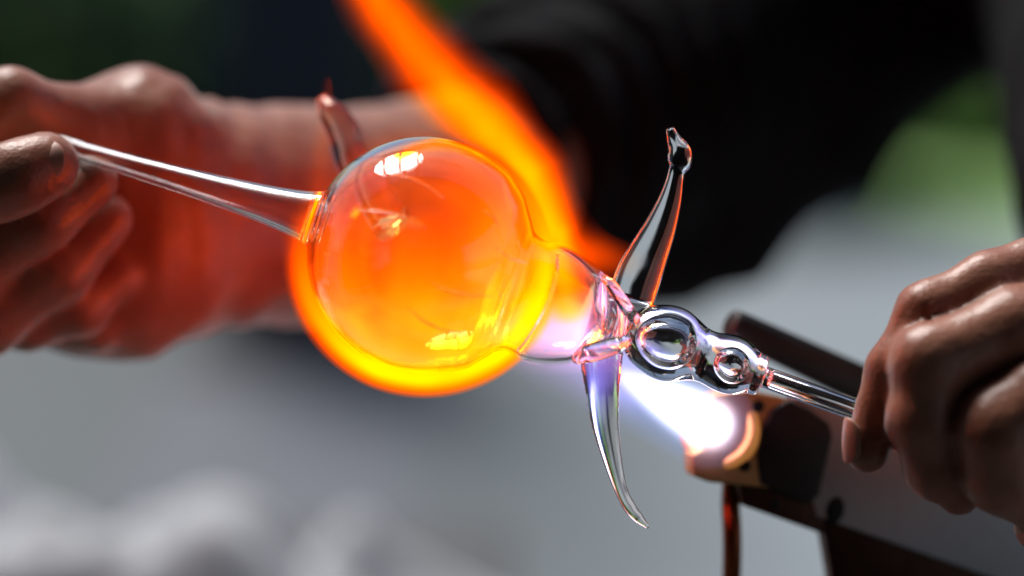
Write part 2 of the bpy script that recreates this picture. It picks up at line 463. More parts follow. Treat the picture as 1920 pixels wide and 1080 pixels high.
M_blocker = pmat('dark_canvas', (.03, .03, .032), .9, ns=5, var=.3)
t = thingW('blocker', (0, -.6, 0), 'dark canvas awning with a rear sheet, added out of view to block the sky', 'blocker')  # unseen cloths added to keep sky light off the camera side
mesh_obj('top_cloth', *box((0, -.79, 2.30), X, Y, Z, 2.6, 1.57, .004), M_blocker, t, False)
mesh_obj('back_cloth', *box((0, -2.37, 1.16), X, Y, Z, 2.6, .004, 1.13), M_blocker, t, False)
for sx in (-1, 1):
    if sx < 0: mesh_obj('side_cloth', *box((-2.62, -.79, 1.16), X, Y, Z, .004, 1.55, 1.13), M_blocker, t, False)
    mesh_obj('pole', *box((sx * 2.55, .74, 1.145), X, Y, Z, .02, .02, 1.143), M_beam, t, False)

# ================================================================== the glassblower
person = thing('person', P(1500, 900, .42), 'glassblower in a loose black t-shirt, both hands out turning the glass in the flame', 'person')
RH = [  # hand on the left of the picture, palm towards the lens, with the forearm
    ('c', [[270, 370, .088, 150], [430, 402, .108, 172]], .02),
    ('c', [[255, 252, .075, 120], [150, 265, .066, 92]], .025),
    ('e', [250, 450, .085], 190, 130, 195, .02, 10),
    ('c', [[90, 535, .075, 112], [230, 525, .085, 118]], .02),
    ('c', [[430, 402, .110, 180], [580, 405, .125, 200], [760, 385, .15, 190], [960, 330, .21, 190], [1250, 60, .30, 220], [1500, -330, .36, 240]], .02),
    # thumb: base, knuckle, tip with the nail towards the lens
    ('c', [[150, 245, .060, 70], [22, 192, .045, 62], [-80, 270, .040, 64]], .010),
    ('c', [[-120, 375, .024, 74], [0, 345, .016, 66], [40, 330, .015, 64], [86, 309, .017, 62]], .0015),
    # forefinger under the tube
    ('c', [[172, 344, .036, 49], [80, 412, .031, 57], [-60, 500, .036, 66]], .001),
    ('c', [[-60, 500, .036, 66], [-150, 440, .07, 80], [40, 380, .105, 100]], .006),
    # middle finger
    ('c', [[202, 410, .050, 48], [110, 510, .045, 58], [-30, 600, .048, 64]], .001),
    ('c', [[-30, 600, .048, 64], [-130, 560, .08, 80], [40, 470, .105, 110]], .006),
    # ring and little finger folded into the palm
    ('c', [[225, 520, .062, 40], [150, 575, .058, 50], [50, 590, .060, 62], [-60, 560, .09, 75]], .002),
    ('c', [[262, 575, .074, 34], [185, 606, .070, 42], [85, 592, .070, 58]], .003),
]
LH = [  # hand on the right
    ('c', [[1990, 478, .0, 56], [1850, 530, -.006, 54], [1735, 582, -.010, 50], [1672, 690, -.011, 45], [1624, 845, -.009, 43]], .001),
    ('c', [[2080, 560, -.006, 76], [1900, 616, -.014, 74], [1742, 680, -.019, 70], [1728, 790, -.019, 62], [1755, 880, -.014, 54], [1797, 925, -.010, 42]], .001),
    ('c', [[2090, 722, -.008, 90], [1960, 758, -.020, 96], [1868, 806, -.023, 80], [1878, 890, -.020, 70], [1960, 950, -.012, 58]], .001),
    ('c', [[2110, 890, .004, 66], [1990, 925, -.012, 62], [1955, 985, -.008, 54]], .001),
    # thumb behind the rod
    ('c', [[1640, 806, .013, 36], [1720, 800, .018, 44], [1850, 815, .026, 52], [2060, 800, .030, 75]], .002),
    ('c', [[1862, 738, .012, 62], [2000, 680, .03, 100]], .004),
    ('c', [[2130, 640, .02, 170], [2190, 760, .025, 160]], .010),
    ('c', [[2060, 515, .006, 66], [2160, 600, .025, 140]], .008),
    ('c', [[2090, 780, .004, 88], [2180, 720, .03, 150]], .008),
    ('c', [[2180, 640, .035, 180], [2330, 470, .08, 180], [2260, 260, .15, 220], [2200, -150, .28, 250], [1500, -330, .36, 240]], .02),
]
TORSO = [('c', [[1500, -330, .36, 240], [2000, -150, .48, 260], [2450, 450, .55, 270]], .03), ('c', [[1500, -330, .36, 200], [1500, -60, .36, 130]], .03), ('c', [[1500, -330, .36, 200], [1500, -560, .35, 150]], .04)]
fR, fL, fT = chain_sdf(RH), chain_sdf(LH), chain_sdf(TORSO)
def skin_relief(p):
    return .00018 * vnoise(p, 70, 4) + .00012 * vnoise(p, 180, 5) + (.0007 * vnoise(p * [1, 1, .45], 42, 8) + .0005 * np.sin(p[:, 0] * 520 + 4 * vnoise(p, 12, 3)) * np.exp(-((p[:, 0] + .085) / .02) ** 2)) * np.clip((-.01 - p[:, 0]) / .03, 0, 1) * np.clip((p[:, 1] - .055) / .01, 0, 1)
PIPS = [P(1735, 575, -.016), P(1745, 672, -.028), P(1866, 812, -.032)]
_fr = skin_relief
def skin_relief(p):
    o = _fr(p)
    for c_ in PIPS:
        q = p - c_; o = o + .00032 * np.sin((q[:, 0] * .9 + q[:, 2] * .45) * 2600 + 2.5 * vnoise(p, 60, 6)) * np.exp(-(q ** 2).sum(1) / .009 ** 2)
    return o
def f_body(p):
    d = np.full(len(p), 9.0)
    x = p[:, 0]
    near = x < .08
    a = np.full(len(p), 9.0)
    m = x < .16; 
    if m.any(): a[m] = fR(p[m])
    m2 = x > .02
    b = np.full(len(p), 9.0); c = b.copy()
    if m2.any(): b[m2] = fL(p[m2]); c[m2] = fT(p[m2])
    d = smin(smin(a, b, .02) if False else np.minimum(a, b), c, .02)
    near = np.abs(d) < .01
    if near.any(): d[near] += skin_relief(p[near])
    return d
V, F = surface_nets(f_body, P(-260, 800, .0) * [1, 0, 1] + [0, -.04, -.06], [.36, .47, .24], .0016)
print('body', len(V))
mesh_obj('body', V, F, M_skin, person)
def nail(name_pt, nrm, tdir, L, W):
    c = np.array(name_pt); n = np.array(nrm, float); n /= np.linalg.norm(n)
    t_ = np.array(tdir, float); t_ -= n * (t_ @ n); t_ /= np.linalg.norm(t_); s_ = np.cross(n, t_)
    V = []; F = []; a, b = 14, 10
    for i in range(a + 1):
        for j in range(b + 1):
            u = i / a * 2 - 1; v = j / b * 2 - 1
            ww = math.sqrt(max(0, 1 - max(0, abs(u) - .35) ** 2 / .43))
            V.append(c + t_ * u * L + s_ * v * W * ww + n * (-.5 * W * (v * ww) ** 2 - .10 * L * u * u))
    for i in range(a):
        for j in range(b):
            k = i * (b + 1) + j; F.append((k, k + 1, k + b + 2, k + b + 1))
    o = mesh_obj('fingernail', V, F, M_nail, person)
    sd = o.modifiers.new('t', 'SOLIDIFY'); sd.thickness = .0006
nail(P(80, 299, .0090), (-.05, -1, .25), (1, 0, .35), .0058, .0048)
nail(P(1586, 826, -.0115), (-.93, -.35, .0), (-.15, 0, -1), .0058, .0042)

# shirt: the loose body hangs in front of the trunk, the sleeve ends above the forearm
SH = np.array([(985, -500), (990, 20), (930, 75), (900, 330), (960, 520), (1130, 590), (1290, 575), (1350, 545), (1430, 528), (1475, 470), (1520, 405), (1580, 378), (1640, 360),
               (1680, 290), (1710, 235), (1780, 185), (1858, 130), (1880, 60), (1905, -500)], float)
dS = .31
kS = (D0 + dS) / FPX
SHm = np.stack([(SH[:, 0] - 960) * kS, (540 - SH[:, 1]) * kS], 1)
def poly_d(p, poly):
    d = np.full(len(p), 1e9); ins = np.zeros(len(p), bool)
    for i in range(len(poly)):
        a = poly[i]; b = poly[i - 1]; e = b - a; w_ = p - a
        t = np.clip((w_ @ e) / (e @ e), 0, 1); q = w_ - t[:, None] * e
        d = np.minimum(d, (q ** 2).sum(1))
        c = ((a[1] <= p[:, 1]) != (b[1] <= p[:, 1])) & (w_[:, 0] < (p[:, 1] - a[1]) * e[0] / np.where(abs(e[1]) < 1e-12, 1e-12, e[1]))
        ins ^= c
    d = np.sqrt(d); return np.where(ins, -d, d)
slA, slB = P(905, 320, .20), P(1330, 70, .31); slr = 232 * (D0 + .2) / FPX, 300 * (D0 + .3) / FPX
s2 = [PR(2205, 340, .145, 300), PR(2155, -120, .28, 330), PR(1650, -400, .36, 340), PR(2000, -200, .48, 330), PR(2450, 420, .55, 330)]
ax_s = (slB - slA) / np.linalg.norm(slB - slA)
def f_shirt(p):
    k = D0 / (D0 + p[:, 1]) * (D0 + dS) / D0            # the outline keeps its shape through the trunk's depth
    q = np.stack([p[:, 0] * k, p[:, 2] * k], 1)
    Rr = .028
    d2 = poly_d(q, SHm) + Rr
    dy = np.abs(p[:, 1] - dS - .05) - (.085 - Rr)
    d = np.minimum(np.maximum(d2, dy), 0) + np.sqrt(np.maximum(d2, 0) ** 2 + np.maximum(dy, 0) ** 2) - Rr
    s = (p - slA) @ ax_s
    sl = cone_d(p, slA, slB, *slr) + -.009 * np.sin(s * 260 + 3 * vnoise(p, 9, 2)) * np.clip(1 - s / .14, 0, 1) * (0.6 + .5 * vnoise(p, 22, 7))
    sl = np.maximum(sl, -(s + .012) + .006 * vnoise(p, 14, 9))
    hole = cone_d(p, slA - ax_s * .05, slA + ax_s * .035, slr[0] - .004, slr[0] * .8)
    sl = np.maximum(sl, -hole)
    e = np.minimum(cone_d(p, s2[0][0], s2[1][0], s2[0][1], s2[1][1]), cone_d(p, s2[1][0], s2[2][0], s2[1][1], s2[2][1]))
    e = np.minimum(e, np.minimum(cone_d(p, s2[2][0], s2[3][0], s2[2][1], s2[3][1]), cone_d(p, s2[3][0], s2[4][0], s2[3][1], s2[4][1])))
    d = smin(smin(d, sl, .03), e, .01)
    return d + .0014 * vnoise(p, 16, 3)
V, F = surface_nets(f_shirt, [-.06, .10, -.10], [.46, .66, .27], .004)
print('shirt', len(V))
mesh_obj('shirt', V, F, M_shirt, person)
# trousers: lap and legs reach the ground behind the bench
def f_tr(p):
    a = cone_d(p, np.array([.385, 1.30, 1.0]), np.array([.40, 1.30, .84]), .10, .105)
    l1 = cone_d(p, np.array([.36, 1.30, .86]), np.array([.34, 1.28, .08]), .085, .055)
    l2 = cone_d(p, np.array([.46, 1.32, .86]), np.array([.52, 1.34, .08]), .085, .055)
    return smin(smin(a, l1, .03), smin(a, l2, .03), .02) + .004 * vnoise(p, 6, 5)
V, F = surface_nets(f_tr, [.1, 1.05, 0.01], [.75, 1.55, 1.2], .009)
Vl = (np.array(MLI)[:3, :3] @ V.T).T + np.array(MLI)[:3, 3]
mesh_obj('trousers', Vl, F, M_trouser, person)
for fx, fy in ((.34, 1.28), (.52, 1.34)):
    V, F = surface_nets(lambda p: np.maximum(smin(cone_d(p, np.array([fx, fy, .05]), np.array([fx, fy - .16, .035]), .05, .04), cone_d(p, np.array([fx, fy, .05]), np.array([fx, fy, .10]), .045, .05), .02), -(p[:, 2] - .003)),
                        [fx - .1, fy - .25, -.01], [fx + .1, fy + .1, .2], .005)
    mesh_obj('shoe', (np.array(MLI)[:3, :3] @ V.T).T + np.array(MLI)[:3, 3], F, M_dark, person)

# ================================================================== the glass
glass = thing('glass_figure', P(797, 478, 0), 'clear blown glass bulb with horns, turned in the flame between the two hands', 'glass figure')
th = math.atan2(605 - 478, 1180 - 797)
AX = np.array([math.cos(th), .0, -math.sin(th)])
C0 = P(797, 478, 0)
Rb = 222
prof = []
for a in np.linspace(165.5, 47, 50): prof.append((Rb * math.cos(R(a)), Rb * math.sin(R(a))))
prof = prof[:-1]
tail = smooth_pts([(152, 158), (170, 135), (184, 117), (205, 111), (238, 117), (275, 112), (312, 99), (345, 81), (375, 60), (398, 36), (408, 14), (410, 0)], 4)
prof = prof + [tuple(x) for x in tail[1:]]
neck = smooth_pts([(-775, 4), (-773, 18), (-690, 19.5), (-600, 21), (-500, 24.5), (-400, 30), (-320, 36), (-262, 43), (-232, 49), (-219, 53), (-215, 55.5)], 4)[:-1]
outer = [(s * MPP, r * MPP) for s, r in prof]
neck = [(s * MPP, r * MPP) for s, r in neck] + [outer[0]]
pa = np.array([(Rb * math.cos(R(a)) * MPP, Rb * math.sin(R(a)) * MPP) for a in (180, 177, 174, 171, 168)] + outer); tg = np.gradient(pa, axis=0); nn = np.stack([-tg[:, 1], tg[:, 0]], 1); nn /= np.linalg.norm(nn, axis=1)[:, None] + 1e-12
wall = np.interp(pa[:, 0], [-222 * MPP, -190 * MPP, -60 * MPP, 200 * MPP, 330 * MPP, 410 * MPP], [.0016, .0014, .0011, .0013, .0022, .006])
inn = pa - nn * wall[:, None] * np.sign(1)
inn = inn[(inn[:, 1] > .0002)]
sh = lambda s: -np.interp(s / MPP, [-700, -222, 100, 180, 330, 410], [18, 0, 0, 13, 17, 6]) * MPP
sd_ = lambda s: .031 * (max(0, -s / MPP - 222) / 475) ** 1.4
def lathe_shell(outer, inner, org, axis, seg=96):
    V1, F1 = lathe(outer, org, org + axis, seg, sh, closed=False)
    V2, F2 = lathe([tuple(x) for x in inner], org, org + axis, seg, sh, closed=False)
    # organic unevenness of hand-blown glass
    V1 = V1 + (V1 - org) * (.0035 * vnoise(V1, 38, 21))[:, None] * .6
    V2 = V2 + (V2 - org) * (.006 * vnoise(V2, 30, 22))[:, None] * .6
    F2 = [tuple(reversed([i + len(V1) for i in f])) for f in F2]
    return V1, F1, V2, F2
def orient(V, F, org, inward=False):
    """make every face of one closed surface point out of (or into) it"""
    V = np.array(V); vol = 0
    for f in F:
        for k in range(1, len(f) - 1): vol += np.dot(V[f[0]] - org, np.cross(V[f[k]] - org, V[f[k + 1]] - org))
    return [tuple(reversed(f)) for f in F] if (vol < 0) != inward else F
def uneven(V, a, fr, sd):
    return V + (V - C0) * (a * np.clip((V - C0) @ AX / (210 * MPP) + 1, 0, 1) * vnoise(V, fr, sd))[:, None]
SEG = 96
Vo, Fo = lathe(neck + outer[1:], C0, C0 + AX, SEG, sh, False, sd_)
Vo = uneven(Vo, .0022, 36, 21); Fo = orient(Vo, Fo, Vo.mean(0))
Vi, Fi = lathe([tuple(x) for x in inn], C0, C0 + AX, SEG, sh, False)
Vi = uneven(Vi, .004, 30, 22); Fi = orient(Vi, Fi, C0, True)
cav = [(s_, r_ * float(np.interp(s_ / MPP, [-700, -300, -232], [.66, .78, .84]))) for s_, r_ in neck[5:] if s_ < -227 * MPP]
cav = [(cav[0][0] - 3 * MPP, 1e-5)] + cav + [(cav[-1][0] + 4 * MPP, cav[-1][1] * .7), (cav[-1][0] + 5 * MPP, 1e-5)]
Vc, Fc = lathe(cav, C0, C0 + AX, SEG, sh, False, sd_); Fc = orient(Vc, Fc, Vc.mean(0), True)
isneck = lambda f: max(f) < len(neck) * SEG
def sub(V, F):
    u = sorted({i for f in F for i in f}); m_ = {a: k for k, a in enumerate(u)}
    return V[u], [tuple(m_[i] for i in f) for f in F]
Va, Fa = sub(Vo, [f for f in Fo if not isneck(f)])
mesh_obj('bulb', np.vstack([Va, Vi]), Fa + [tuple(i + len(Va) for i in f) for f in Fi], M_glass, glass)
Vb, Fb = sub(Vo, [f for f in Fo if isneck(f)])
mesh_obj('drawn_tube', np.vstack([Vb, Vc]), Fb + [tuple(i + len(Vb) for i in f) for f in Fc], M_glass, glass)

def horn(name, cl, depth_f, rough=0, n=7, mat=M_solid, fold=0, seg=32):
    cl = smooth_pts(cl, n); C = np.array([P(a, b, d) for a, b, d, r in cl]); ra = np.maximum(cl[:, 3], .6) * MPP
    V, F = sweep(C, ra, np.maximum(ra * depth_f, .0008), seg, rough=rough, fold=fold)
    return mesh_obj(name, V, orient(V, F, V.mean(0)), mat, glass)
horn('upper_horn', [(1183, 562, .002, 44), (1196, 520, .003, 44), (1213, 480, .004, 39), (1236, 430, .004, 31), (1256, 375, .004, 22), (1268, 325, .004, 15.5), (1274, 306, .004, 22), (1274, 285, .004, 23), (1264, 262, .003, 14), (1256, 241, .002, 8)], .5)
horn('lower_horn', [(1128, 660, .0, 40), (1128, 690, -.001, 38), (1130, 740, -.002, 31), (1136, 800, -.003, 25), (1148, 860, -.003, 18), (1163, 915, -.003, 12.5), (1180, 950, -.003, 12), (1197, 971, -.003, 10), (1216, 989, -.003, 3)], .6, rough=.05, n=12, fold=.1)
horn('rear_horn', [(735, 420, .034, 46), (690, 350, .040, 42), (657, 290, .046, 34), (645, 248, .050, 33), (622, 212, .053, 27), (604, 186, .055, 11)], 1)
horn('upper_collar', [(1128, 520, -.004, 7), (1142, 530, -.008, 10), (1160, 556, -.010, 12), (1180, 585, -.010, 12), (1192, 602, -.006, 10)], 1)
horn('lower_collar', [(1080, 672, -.006, 11), (1098, 664, -.010, 17), (1130, 655, -.011, 18), (1160, 645, -.010, 15), (1178, 636, -.006, 9)], .9)
horn('side_ridge', [(1045, 478, -.012, 2.5), (1043, 520, -.0145, 3), (1030, 565, -.0155, 3), (1010, 605, -.014, 3.2), (988, 640, -.010, 4), (975, 655, -.006, 5)], 1)
horn('flange', [(1140, 522, .0, 5), (1156, 560, -.004, 9), (1165, 600, -.005, 10), (1160, 640, -.003, 8)], 1)
# solid beads and stem held by the right hand
T2 = np.array([math.cos(R(19.5)), 0, -math.sin(R(19.5))])
bp = smooth_pts([(-88, 3), (-84, 20), (-70, 40), (-48, 58), (-15, 70), (15, 71), (42, 62), (64, 53), (84, 51), (108, 55), (132, 55), (152, 49), (168, 41), (178, 39), (186, 38), (190, 34), (191, 24), (196, 20.5), (240, 20.5), (400, 20.5), (580, 20), (720, 20), (722, 4)], 4)
Bc = P(1250, 642, -.001)
V, F = lathe([(s * MPP, max(r, .3) * MPP) for s, r in bp], Bc, Bc + T2, 64, closed=False)
V = V + ((V - Bc) - ((V - Bc) @ T2)[:, None] * T2) * (.04 * vnoise(V, 45, 31))[:, None] * (((V - Bc) @ T2) < 190 * MPP)[:, None]
F = orient(V, F, V.mean(0))
for c_, pr_ in ((-2, [(-44, .1), (-40, 14), (-26, 28), (-4, 37), (18, 35), (34, 24), (44, 10), (47, .1)]), (124, [(-26, .1), (-23, 9), (-10, 19), (6, 23), (20, 18), (29, 8), (32, .1)])):
    V3, F3 = lathe([(s_ * MPP, r_ * MPP) for s_, r_ in smooth_pts(pr_, 4)], Bc + T2 * c_ * MPP, Bc + T2 * (c_ + 1) * MPP, 48, closed=False)
    V3 = V3 + (V3 - V3.mean(0)) * (.05 * vnoise(V3, 60, 40 + abs(c_)))[:, None]
    F += [tuple(i + len(V) for i in f) for f in orient(V3, F3, V3.mean(0), True)]; V = np.vstack([V, V3])
V3, F3 = lathe([(s_ * MPP, r_ * MPP) for s_, r_ in [(200, .1), (202, 8), (208, 12.5), (400, 12.5), (700, 12.5), (712, .1)]], Bc, Bc + T2, 40, closed=False)
F += [tuple(i + len(V) for i in f) for f in orient(V3, F3, V3.mean(0), True)]; V = np.vstack([V, V3])
mesh_obj('beaded_stem', V, F, M_solid, glass)
# fine cords drawn in the skin of the bulb
def on_bulb(px, py):
    q = P(px, py, 0) - C0; rr = (Rb + .2) * MPP; y2 = rr * rr - q[0] ** 2 - q[2] ** 2
    q = q + 0; q[1] = -math.sqrt(max(y2, 0)); k = (D0 + q[1]) / D0
    return C0 + np.array([q[0] * k, q[1], q[2] * k])
for pts in ([(725, 328), (765, 334), (805, 350), (840, 376)], [(668, 397), (715, 397), (760, 408), (806, 430)], [(812, 531), (845, 546), (880, 554), (928, 557)],
            [(770, 578), (800, 603), (835, 619), (878, 626)], [(934, 466), (965, 487), (1000, 497)], [(910, 392), (925, 405), (943, 428)]):
    pp = smooth_pts(pts, 5)
    C = np.array([on_bulb(min(a, 995), b) for a, b in pp])
    C = np.array([c0 for c0 in C]); rr = np.sin(np.linspace(.15, math.pi - .15, len(C))) * 2.4 * MPP
    V, F = sweep(C, rr, rr * .7, 8)
    mesh_obj('cord', V, orient(V, F, V.mean(0)), M_solid, glass)

# ================================================================== the flame
def volume_mat(name, build, warp=0.0):
    m = bpy.data.materials.new(name); m.use_nodes = True; nt = m.node_tree; nt.nodes.clear()
    out = nt.nodes.new('ShaderNodeOutputMaterial')
    tc = nt.nodes.new('ShaderNodeTexCoord')
    def lin(vec, scale, off):
        pass
    sx = nt.nodes.new('ShaderNodeSeparateXYZ')
    sc = nt.nodes.new('ShaderNodeVectorMath'); sc.operation = 'SCALE'; sc.inputs[3].default_value = 1 / MPP
    nt.links.new(tc.outputs['Object'], sc.inputs[0]); nt.links.new(sc.outputs[0], sx.inputs[0])
    x, y, z = (N(nt, sx.outputs[i]) for i in range(3))
    n4 = nt.nodes.new('ShaderNodeTexNoise'); n4.inputs['Scale'].default_value = 1 / 95; n4.inputs['Detail'].default_value = 2
    nt.links.new(sc.outputs[0], n4.inputs['Vector'])
    n5 = nt.nodes.new('ShaderNodeVectorMath'); n5.operation = 'SUBTRACT'; n5.inputs[1].default_value = (.5, .5, .5); nt.links.new(n4.outputs['Color'], n5.inputs[0])
    n6 = nt.nodes.new('ShaderNodeVectorMath'); n6.operation = 'SCALE'; n6.inputs[3].default_value = warp; nt.links.new(n5.outputs[0], n6.inputs[0])
    scd = nt.nodes.new('ShaderNodeVectorMath'); scd.operation = 'ADD'; nt.links.new(sc.outputs[0], scd.inputs[0]); nt.links.new(n6.outputs[0], scd.inputs[1])
    def seg(a, b):
        """distance to the segment a-b (pixels from the bulb centre) and the position along it"""
        a = Vector(a); b = Vector(b); ab = b - a
        s1 = nt.nodes.new('ShaderNodeVectorMath'); s1.operation = 'SUBTRACT'; nt.links.new(scd.outputs[0], s1.inputs[0]); s1.inputs[1].default_value = a
        dt = nt.nodes.new('ShaderNodeVectorMath'); dt.operation = 'DOT_PRODUCT'; nt.links.new(s1.outputs[0], dt.inputs[0]); dt.inputs[1].default_value = ab / ab.length_squared
        t = N(nt, dt.outputs['Value']).max(0.0).min(1.0)
        pr = nt.nodes.new('ShaderNodeVectorMath'); pr.operation = 'SCALE'; pr.inputs[0].default_value = ab; nt.links.new(t.s, pr.inputs[3])
        ds = nt.nodes.new('ShaderNodeVectorMath'); ds.operation = 'DISTANCE'; nt.links.new(s1.outputs[0], ds.inputs[0]); nt.links.new(pr.outputs[0], ds.inputs[1])
        return N(nt, ds.outputs['Value']), t
    no = nt.nodes.new('ShaderNodeTexNoise'); no.inputs['Scale'].default_value = 1 / 120; no.inputs['Detail'].default_value = 2
    mp = nt.nodes.new('ShaderNodeMapping'); mp.inputs['Scale'].default_value = (1, 1, .3); mp.inputs['Rotation'].default_value = (0, R(-35), 0)
    nt.links.new(sc.outputs[0], mp.inputs[0]); nt.links.new(mp.outputs[0], no.inputs['Vector'])
    r_, g_, b_, absorb = build(nt, x, y, z, seg, N(nt, no.outputs[0]))
    cx = nt.nodes.new('ShaderNodeCombineXYZ')
    for i, v in enumerate((r_, g_, b_)): nt.links.new(v.s, cx.inputs[i])
    em = nt.nodes.new('ShaderNodeEmission'); nt.links.new(cx.outputs[0], em.inputs[0]); em.inputs[1].default_value = 1
    if absorb:
        ab = nt.nodes.new('ShaderNodeVolumeAbsorption'); ab.inputs[0].default_value = (1, .97, .0, 1)
        nt.links.new((r_ * absorb).s, ab.inputs[1])
        ad = nt.nodes.new('ShaderNodeAddShader'); nt.links.new(em.outputs[0], ad.inputs[0]); nt.links.new(ab.outputs[0], ad.inputs[1])
        nt.links.new(ad.outputs[0], out.inputs['Volume'])
    else:
        nt.links.new(em.outputs[0], out.inputs['Volume'])
    return m
def rel(px, py, dpx=0):
    return (px - 797, dpx, 478 - py)
TONG = [(1066, 560, 20, 50), (1046, 440, 30, 46), (996, 326, 40, 56), (898, 218, 50, 70), (800, 118, 60, 66), (716, 5, 70, 60), (662, -100, 80, 60)]
def build_fire(nt, x, y, z, seg, no):
    r = (x * x + y * y + z * z).sqrt()
    back = y.step(-70, 30)
    low = (z * -1.0 + x * .40 + 95.0).step(-140, 330)            # fuller below, nothing at the upper left
    shell = gauss(r - 239.0, 17) * back * low
    heat = shell * 1.0
    low2 = (z * -1.0 + x * .5).step(-200, 280)
    env = gauss(r - 236.0, 18) * y.step(10, 80) * (low2 * .80 + .05)  # emission behind the bulb mimics flame reflected on its inner wall
    heat = heat + env * .5
    for (a, b) in zip(TONG[:-1], TONG[1:]):
        d, t = seg(rel(*a[:3]), rel(*b[:3]))
        i = TONG.index(a)
        k0 = (.75, 1.4, 1.3, .62, .46, .42)[i]; k1 = (1.4, 1.3, .62, .46, .42, .38)[i]
        rad = t * (b[3] - a[3]) + a[3]
        q = d / (rad * .62)
        g = (q * q * -1.0).exp() * (t * (k1 - k0) + k0) * r.step(224, 244)
        heat = heat.max(g)
    # wisp rising at the left and the glow past the neck
    d, t = seg(rel(590, 420, 40), rel(612, 150, 60))
    rad = t * -17.0 + 26.0; q = d / rad
    heat = heat.max((q * q * -1.0).exp() * (t * -.03 + .07) * r.step(226, 244))
    d, t = seg(rel(1060, 470, 50), rel(1165, 490, 60)); q = d / (t * -12.0 + 38.0)
    heat = heat.max((q * q * -1.0).exp() * (t * -.22 + .32))
    heat = heat * (no * 1.3 + .35)
    return heat * FR + heat * heat * 120.0, heat * heat * FG2 + heat * FG1, heat * 0.0, 2.0
FR, FG1, FG2 = 600.0, 36.0, 44.0
M_fire = volume_mat('orange_fire', build_fire, 16.0)
tongs = [('c', [[a, b, d * MPP, r * 1.4] for a, b, d, r in TONG], .01)]
f_tong = chain_sdf(tongs); wisp = chain_sdf([('c', [[590, 420, .006, 52], [612, 150, .009, 16]], .01), ('c', [[1050, 470, .006, 66], [1170, 490, .008, 40]], .01)])
def f_fire(p):
    r = np.linalg.norm(p - C0, axis=1)
    s = np.maximum(r - 270 * MPP, -(p[:, 1] - C0[1] + 72 * MPP))
    return smin(smin(s, f_tong(p), .008), wisp(p), .006)
V, F = surface_nets(f_fire, [-.09, -.05, -.06], [.07, .07, .12], .0022)
flame = thing('flame', C0, 'orange torch flame wrapping the glass bulb, blue-white at its root', 'flame')
fo = mesh_obj('orange_fire', V, F, M_fire, flame)
JET = [(1362, 800, 232), (1290, 764, 205), (1180, 706, 160), (1075, 655, 110)]
def jrel(a): return tuple((P(a[0], a[1], a[2]) - C0) * np.array([1, 1, 1]) / MPP)
def build_jet(nt, x, y, z, seg, no):
    d, t = seg(jrel((1330, 794, .037)), jrel((1172, 707, .026)))
    q = d / (t * t * -27.0 + 45.0); core = (q * q * q * q * -1.0).exp() * (t * -.72 + 1.0)
    q2 = d / (t * -8.0 + 62.0); halo = (q2 * q2 * -1.0).exp()
    d3, t3 = seg(jrel((1180, 712, .026)), jrel((1040, 640, .014)))
    q3 = d3 / (t3 * 14.0 + 46.0); v = (q3 * q3 * -1.0).exp() * (t3 * -.55 + 1.0)
    rr = core * 330.0 + halo * 3.0 + v * 22.0
    gg = core * 330.0 + halo * 8.0 + v * 13.0
    bb = core * 440.0 + halo * 34.0 + v * 46.0
    return rr, gg, bb, 0
M_jet = volume_mat('blue_white_jet', build_jet)
kj = lambda a, b, d, r: [a, b, d, r]
f_jet = chain_sdf([('c', [kj(1326, 790, .036, 92), kj(1180, 710, .026, 92), kj(1040, 640, .014, 96)], .01)])
V, F = surface_nets(f_jet, [-.02, -.02, -.07], [.09, .08, .02], .002)
mesh_obj('blue_white_jet', V, F, M_jet, flame)
def build_violet(nt, x, y, z, seg, no):
    d, t = seg(rel(1080, 622, 40), rel(960, 640, 50))
    q = d / (t * -18.0 + 52.0); v = (q * q * -1.0).exp() * (t * -.6 + 1.0)
    return v * 100.0, v * 40.0, v * 84.0, 0
M_violet = volume_mat('violet_zone', build_violet)
f_v = chain_sdf([('c', [[1150, 610, .004, 88], [950, 642, .006, 70]], .01)])
V, F = surface_nets(f_v, [-.02, -.03, -.05], [.06, .04, .02], .002)
mesh_obj('violet_zone', V, F, M_violet, flame)

# ================================================================== the torch
torch = thing('bench_torch', P(1430, 880, .045), 'steel and brass bench torch with a glowing nozzle, held on a copper pipe', 'torch')
a1 = R(16)
E1 = np.array([math.cos(a1) * .97, .24, -math.sin(a1) * .97]); E1 /= np.linalg.norm(E1)      # along the bar
E2 = np.array([math.sin(a1), 0, math.cos(a1)]); E2 -= E1 * (E2 @ E1); E2 /= np.linalg.norm(E2)   # up across the bar
E3 = np.cross(E1, E2); E3 = E3 if E3[1] < 0 else -E3                                      # towards the lens
To = P(1380, 815, .040)
def TB(u, v, n): return To + (E1 * u + E2 * v + E3 * n) * MPP
def tbox(name, u0, u1, v0, v1, n0, n1, mat, bev=4, parent=torch):
    V, F = box(TB((u0 + u1) / 2, (v0 + v1) / 2, (n0 + n1) / 2), E1, E2, E3, (u1 - u0) / 2 * MPP, (v1 - v0) / 2 * MPP, (n1 - n0) / 2 * MPP, bev * MPP)
    return mesh_obj(name, V, F, mat, parent, True)
def tprism(name, poly, n0, n1, mat, bev=3, parent=torch):
    V, F = prism([(a * MPP, b * MPP) for a, b in poly], To, E1, E2, E3, n0 * MPP, n1 * MPP, bev * MPP)
    return mesh_obj(name, V, F, mat, parent, True)
def tdisc(name, u, v, n0, n1, r, mat, parent=torch, rv=None):
    rv = rv or r
    return tprism(name, [(u + r * math.cos(k * math.pi / 16), v + rv * math.sin(k * math.pi / 16)) for k in range(32)], n0, n1, mat, 1.2, parent)
